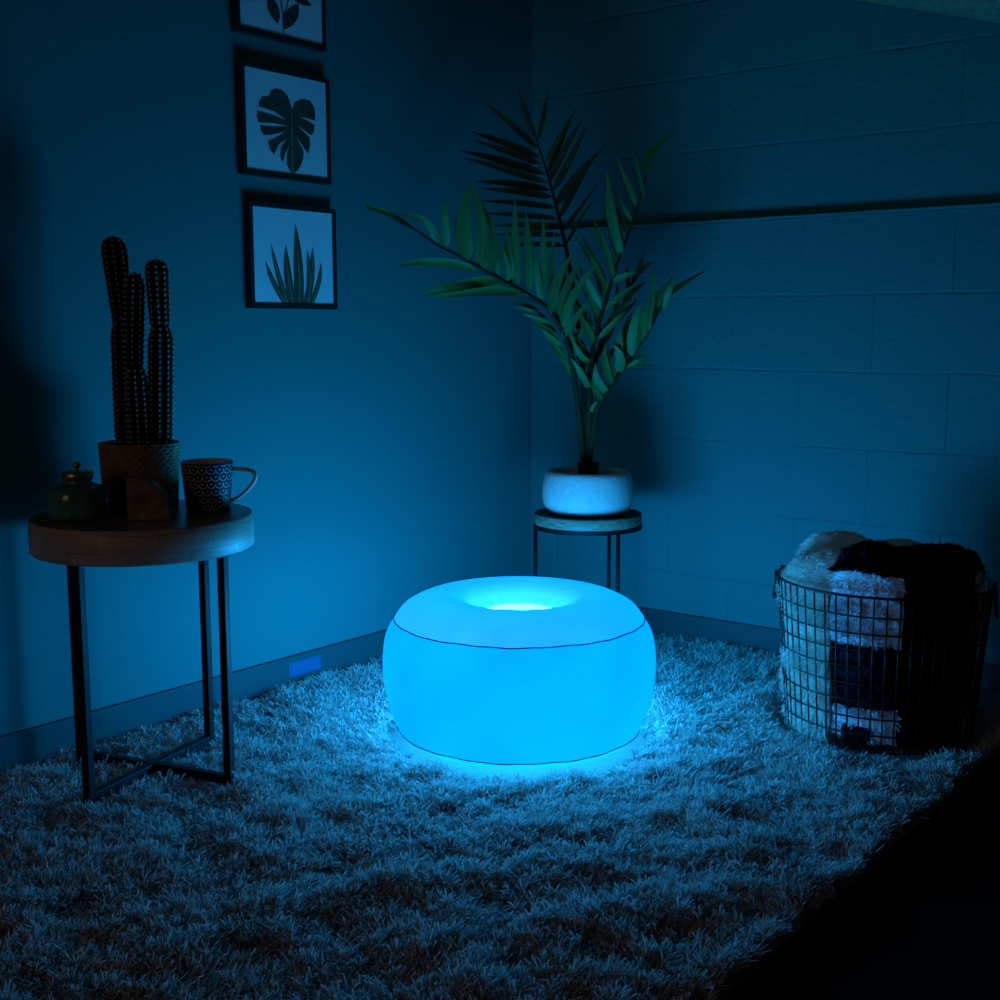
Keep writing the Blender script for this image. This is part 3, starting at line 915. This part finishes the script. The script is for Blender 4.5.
for idx, (rach, leaves) in enumerate(FRONDS):
    mb = MB()
    for k, (b_, m_, t_, w_) in enumerate(leaves):
        leaflet(mb, b_, m_, t_, w_, 1 if k % 2 else -1)
    fr = mb.build('frond', m_leaf_shaded if idx in (1, 4) else m_leaf, palm)
    pts = [ppos(c) for c in rach]
    pts[0] = pts[0].copy()
    pts[0].z = 0.1355
    pts[0].x *= 0.5; pts[0].y *= 0.5
    N_ = len(pts)
    MB().tube(pts, [0.0085 - 0.0070 * i / (N_ - 1) for i in range(N_)], 8).build('stalk', m_stalk, fr)

# ------------------------------------------------------------------ framed botanical prints
m_frame = mat('black_frame', (0.02, 0.018, 0.016), 0.5)
m_paper = mat('print_paper', (0.74, 0.74, 0.72), 0.8, var=0.03, vscale=40)
m_ink = mat('printed_green', (0.012, 0.045, 0.025), 0.8, color2=(0.025, 0.09, 0.05), vscale=35)
m_ink_dark = mat('printed_dark_green', (0.012, 0.035, 0.03), 0.8, color2=(0.02, 0.06, 0.045), vscale=30)
m_ink_light = mat('printed_leaf_vein', (0.10, 0.20, 0.09), 0.8)
FD, FW = 0.022, 0.0115
def framed(label, yc, zc, W, H):
    f = thing('framed_print', label, 'picture', (0, yc, zc), group='botanical prints on the left wall')
    b = MB()
    for (cy, cz, sy, sz) in ((0, H / 2 - FW / 2, W, FW), (0, -H / 2 + FW / 2, W, FW), (-W / 2 + FW / 2, 0, FW, H - 2 * FW), (W / 2 - FW / 2, 0, FW, H - 2 * FW)):
        b.box(FD / 2 + 0.0005, cy, cz, FD, sy, sz)
    b.build('frame', m_frame, f, smooth=False)
    p = MB().box(0.012, 0, 0, 0.014, W - 2 * FW, H - 2 * FW).build('print', m_paper, f, smooth=False)
    return f, p
def flat_shape(name, polys, mats, parent, x=0.0194):
    b = MB()
    for pl, mi in polys:
        b.add([(x + 0.0002 * mi, a, c) for a, c in pl], [tuple(range(len(pl)))], mi)
    return b.build(name, mats, parent, smooth=False)
def k2(pts, ox, oy, sx, sy):
    return [((x - ox) * sx, (oy - y) * sy) for x, y in pts]
def blade(bx, by, tx, ty, wd, lean=0.0):
    L_, R_ = [], []
    for i in range(9):
        s = i / 8
        x = bx + (tx - bx) * s + lean * math.sin(PI * s)
        y = by + (ty - by) * s
        h = wd / 2 * (1 - s ** 2.2) * (0.75 + 0.5 * s)
        L_.append((x - h, y)); R_.append((x + h, y))
    return L_ + R_[::-1][1:]
def oval(bx, by, tx, ty, wd):
    L_, R_ = [], []
    dx, dy = tx - bx, ty - by
    l = math.hypot(dx, dy)
    for i in range(11):
        s = i / 10
        h = wd / 2 * math.sin(PI * s) ** 0.8
        cx, cy = bx + dx * s, by + dy * s
        L_.append((cx - dy / l * h, cy + dx / l * h)); R_.append((cx + dy / l * h, cy - dx / l * h))
    return L_ + R_[::-1][1:-1]
# lowest: snake plant
f, p = framed('square black frame with snake plant print, lowest of the three frames', -1.017, 1.101, 0.288, 0.254)
sx, sy = 0.273 / 245, 0.237 / 308
bl = [(200, 948, 155, 752, 20, -4), (262, 948, 262, 765, 24, 6), (196, 948, 137, 808, 22, -6), (268, 948, 305, 803, 20, 8), (255, 948, 279, 755, 26, 6), (214, 948, 198, 755, 30, -4), (234, 948, 228, 685, 36, 3)]
polys = []
for q in bl:
    polys.append((k2(blade(*q), 222.5, 794, sx, sy), 0))
for q in bl:
    polys.append((k2(blade(q[0] + 2, q[1], q[2], q[3] + 8, 5, q[5]), 222.5, 794, sx, sy), 1))
b = MB()
for i, (pl, mi) in enumerate(polys):
    b.add([(0.0193 + 0.00006 * i, a, c) for a, c in pl], [tuple(range(len(pl)))], mi)
b.build('printed_leaves', [m_ink, m_ink_light], p, smooth=False)
# middle: split leaf
f, p = framed('square black frame with one split monstera leaf, middle of the three frames', -1.030, 1.420, 0.288, 0.260)
out = [(218, 328), (226, 300), (248, 284), (272, 284), (286, 305), (288, 332), (286, 352), (262, 347), (238, 346), (262, 354), (285, 366), (283, 392), (273, 405), (252, 390), (232, 378), (252, 396), (269, 414), (270, 442), (263, 472), (246, 444), (228, 418), (240, 442), (250, 464), (248, 492), (238, 522), (226, 540), (216, 546),
       (206, 538), (198, 515), (200, 480), (207, 452), (196, 480), (187, 512), (180, 498), (182, 462), (201, 430), (178, 452), (162, 490), (150, 474), (146, 446), (170, 430), (196, 406), (160, 424), (134, 430), (126, 416), (125, 398), (160, 396), (204, 386), (165, 384), (120, 390), (116, 370), (118, 350), (160, 356), (200, 366), (165, 344), (122, 336), (124, 318), (134, 300), (152, 296), (158, 276), (172, 265), (190, 266), (206, 282), (214, 308)]
fx = 0.273 / 245
fy = 0.241 / 345
polys = [(k2(out, 202.5, 382, fx, fy), 0)]
polys.append((k2([(214, 330), (218, 330), (217, 440), (219, 560), (214, 560), (213, 440)], 202.5, 382, fx, fy), 1))
flat_shape('printed_leaf', polys, [m_ink, m_ink_light], p)
# top: sprig
f, p = framed('black frame with dark leafy sprig print, cut off by the photo top', -1.038, 1.744, 0.288, 0.256)
gx, gy = 0.263 / 240, 0.227 / 300
polys = []
for (bx, by, tx, ty, wd) in ((175, 105, 152, 22, 34), (192, 118, 238, 25, 36), (210, 5, 280, 20, 26), (180, 0, 120, 5, 22), (195, -60, 250, -110, 34), (188, -70, 140, -120, 34), (192, -110, 192, -180, 34)):
    polys.append((k2(oval(bx, by, tx, ty, wd), 188, -15, gx, gy), 0))
for ln in (((190, 135), (193, 135), (190, 40), (195, -110), (191, -110), (187, 40)), ((193, 85), (215, 3), (212, 3), (190, 80)), ((189, 60), (180, 0), (178, 0), (187, 62))):
    polys.append((k2(ln, 188, -15, gx, gy), 1))
flat_shape('printed_sprig', polys, [m_ink_dark, m_ink_dark], p)

# ------------------------------------------------------------------ tape on the baseboard
m_tape = mat('blue_tape', (0.012, 0.12, 0.25), 0.6, var=0.06, vscale=90)
o = MB().box(0.0146, 0, 0, 0.0009, 0.112, 0.036).build('tape_strip', m_tape, None, smooth=False)
o.location = (0, -1.009, 0.048)
tag(o, 'short strip of bright blue tape stuck on the left baseboard', 'tape')

# ------------------------------------------------------------------ wire basket
BX, BY, BZ = 1.34, -0.45, 0.012
bas = thing('wire_basket', 'round black wire basket full of blankets by the block wall', 'basket', (BX, BY, BZ))
BT = 0.348
def bas_r(z):
    return 0.207 + 0.028 * z / BT
m_wire = mat('dark_wire', (0.02, 0.018, 0.016), 0.4, metal=0.5)
b = MB()
nv = 54
for i in range(nv):
    a = 2 * PI * i / nv
    b.tube([(bas_r(z) * math.cos(a), bas_r(z) * math.sin(a), z) for z in (0, BT * .5, BT)], 0.0019, 6)
for k in range(9):
    z = BT * k / 9.2 + 0.002
    r = bas_r(z) + 0.0012
    b.tube([(r * math.cos(2 * PI * i / 72), r * math.sin(2 * PI * i / 72), z) for i in range(72)], 0.0019, 6, closed=True)
b.build('wire_grid', m_wire, bas)
r = bas_r(BT)
MB().tube([(r * math.cos(2 * PI * i / 96), r * math.sin(2 * PI * i / 96), BT) for i in range(96)], 0.0032, 8, closed=True).build('rim', m_wire, bas)
b = MB()
for i in range(7):
    yy = -0.18 + 0.06 * i
    xx = math.sqrt(max(0, 0.205 ** 2 - yy * yy))
    b.tube([(-xx, yy, 0.002), (xx, yy, 0.002)], 0.0015, 6)
b.build('base_grid', m_wire, bas)
FACE = math.radians(-69.4)
for ph in (-97, 83):
    a0 = FACE + math.radians(ph)
    pts = []
    for i in range(21):
        t = PI * i / 20
        aa = a0 + 0.14 * math.cos(t)
        rr = bas_r(BT) + 0.005 + 0.006 * math.sin(t)
        pts.append((rr * math.cos(aa), rr * math.sin(aa), BT + 0.004 - 0.072 * math.sin(t) ** 0.8))
    MB().tube(pts, 0.0034, 8).build('handle', m_wire, bas)

# ------------------------------------------------------------------ throws in the basket
def roll(name, ph0, ph1, prof, nu, hfun, rfun, mfun, mats, parent):
    """a folded throw filling one side of the basket, closed at both ends"""
    V, F, mi = [], [], []
    pr = smooth_profile(prof, 6)
    n = len(pr)
    for i in range(nu + 1):
        ph = ph0 + (ph1 - ph0) * i / nu
        a = FACE + math.radians(ph)
        e = min(1.0, min(i, nu - i) / 3.0)
        for k, (r, z) in enumerate(pr):
            rr = r * rfun(ph, z) * (0.985 + 0.015 * e)
            zz = z + (hfun(ph) * max(0, z - 0.25) / 0.2) - 0.006 * (1 - e) * (1 if z > 0.3 else 0)
            V.append((rr * math.cos(a), rr * math.sin(a), zz))
    for i in range(nu):
        for k in range(n):
            l = (k + 1) % n
            F.append((i * n + k, (i + 1) * n + k, (i + 1) * n + l, i * n + l))
            mi.append(mfun(ph0 + (ph1 - ph0) * (i + .5) / nu, pr[k][1], pr[k][0]))
    F.append(tuple(range(n - 1, -1, -1))); mi.append(mi[n // 2])
    F.append(tuple(nu * n + k for k in range(n))); mi.append(mi[-n // 2])
    b = MB().add(V, F, mi)
    return b.build(name, mats, parent)

def surface_samples(o, n, keep=None):
    me = o.data
    me.calc_loop_triangles()
    co = np.empty(len(me.vertices) * 3); me.vertices.foreach_get('co', co); co = co.reshape(-1, 3)
    tr = np.empty(len(me.loop_triangles) * 3, dtype=np.int32); me.loop_triangles.foreach_get('vertices', tr); tr = tr.reshape(-1, 3)
    mi = np.empty(len(me.polygons), dtype=np.int32); me.polygons.foreach_get('material_index', mi)
    tp = np.empty(len(me.loop_triangles), dtype=np.int32); me.loop_triangles.foreach_get('polygon_index', tp)
    A, B, C = co[tr[:, 0]], co[tr[:, 1]], co[tr[:, 2]]
    N = np.cross(B - A, C - A)
    ar = np.linalg.norm(N, axis=1)
    N /= np.maximum(ar, 1e-12)[:, None]
    i = rng.choice(len(ar), n, p=ar / ar.sum())
    u, v = rng.random(n), rng.random(n)
    f = u + v > 1
    u[f], v[f] = 1 - u[f], 1 - v[f]
    P = A[i] + (B - A)[i] * u[:, None] + (C - A)[i] * v[:, None]
    return P, N[i], mi[tp[i]]

m_fur = mat('cream_faux_fur', (0.92, 0.88, 0.80), 0.85, spec=0.1, color2=(0.80, 0.70, 0.56), vscale=7)
m_chk_white = mat('white_sherpa', (0.80, 0.82, 0.86), 0.95, spec=0.05)
m_chk_navy = mat('navy_sherpa', (0.02, 0.022, 0.034), 0.95, spec=0.05)
m_chk_black = mat('black_sherpa', (0.006, 0.006, 0.009), 0.95, spec=0.05)

let_light_through(m_fur, 0.3)
fur = thing('faux_fur_throw', 'fluffy cream fur throw stuffed in the left of the wire basket', 'blanket', (BX, BY, BZ))
fp = [(0.03, 0.01), (0.185, 0.01), (0.195, 0.05), (0.199, 0.12), (0.206, 0.22), (0.213, 0.31), (0.211, 0.35), (0.188, 0.388), (0.14, 0.402), (0.08, 0.397), (0.03, 0.38)]
def fur_h(ph):
    return 0.012 * math.sin(math.radians(ph * 5)) + 0.012 * math.exp(-((ph - 262) / 28) ** 2) + 0.024 * math.exp(-((ph - 222) / 28) ** 2)
def fur_r(ph, z):
    return 1 + 0.018 * math.sin(math.radians(ph * 7 + z * 700)) + 0.015 * math.sin(z * 60 + ph * 0.1)
body = roll('fur_body', 114, 328, fp, 60, fur_h, fur_r, lambda ph, z, r: 0, [m_fur], fur)
P, N, _ = surface_samples(body, 60000)
Cc = P.mean(0)
sgn = 1.0 if np.einsum('ij,ij->i', N, P - np.array([0, 0, 0.2])).mean() > 0 else -1.0
N = N * sgn
cl = np.stack([wave_noise(P[:, 0] + P[:, 1], P[:, 2], 45, 21), wave_noise(P[:, 1], P[:, 2], 45, 22), wave_noise(P[:, 0], P[:, 2], 45, 23)], 1)
D = N + cl * 0.28 + rng.normal(0, .2, N.shape) + np.array([0, 0, -0.25])
D /= np.linalg.norm(D, axis=1, keepdims=True)
fibres('fur_pile', P, D, rng.uniform(0.010, 0.024, len(P)), 0.0016, cl * 0.3 + np.array([0, 0, -0.55]), m_fur, fur)['kind'] = 'stuff'

chk = thing('checked_throw', 'black and white checked fleece throw draped in the wire basket', 'blanket', (BX, BY, BZ))
cp = [(0.03, 0.024), (0.180, 0.022), (0.1885, 0.05), (0.194, 0.12), (0.202, 0.22), (0.213, 0.31), (0.211, 0.37), (0.194, 0.415), (0.15, 0.432), (0.09, 0.431), (0.03, 0.41)]
def chk_m(ph, z, r):
    if ph < 12 or ph > 62:
        if z > 0.383 or (z > 0.3 and r < 0.19):
            return 1
        if z > 0.228:
            return 0
        if z > 0.084:
            return 1
        if z < 0.05 and -24 < ph < -4:
            return 1
        return 0
    return 2
def chk_h(ph):
    return 0.012 * math.exp(-((ph + 15) / 18) ** 2) - 0.02 * max(0, (ph - 70) / 40)
def chk_r(ph, z):
    return 1 + 0.008 * math.sin(math.radians(ph * 6) + z * 20) + 0.006 * math.sin(z * 50)
cb = roll('fleece_body', -31, 113, cp, 74, chk_h, chk_r, chk_m, [m_chk_white, m_chk_navy, m_chk_black], chk)
P, N, MI = surface_samples(cb, 60000)
N = N * (1.0 if np.einsum('ij,ij->i', N, P - np.array([0, 0, 0.2])).mean() > 0 else -1.0)
cl = np.stack([wave_noise(P[:, 0] + P[:, 1], P[:, 2], 160, 31, 1), wave_noise(P[:, 1], P[:, 2], 160, 32, 1), wave_noise(P[:, 0], P[:, 2], 160, 33, 1)], 1)
D = N + cl * 0.5 + rng.normal(0, .25, N.shape)
D /= np.linalg.norm(D, axis=1, keepdims=True)
for k, (nm, mm) in enumerate((('white_nap', m_chk_white), ('navy_nap', m_chk_navy), ('black_nap', m_chk_black))):
    s = MI == k
    fibres(nm, P[s], D[s], rng.uniform(0.004, 0.0075, s.sum()), 0.0026, cl[s] * 0.8, mm, chk)['kind'] = 'stuff'
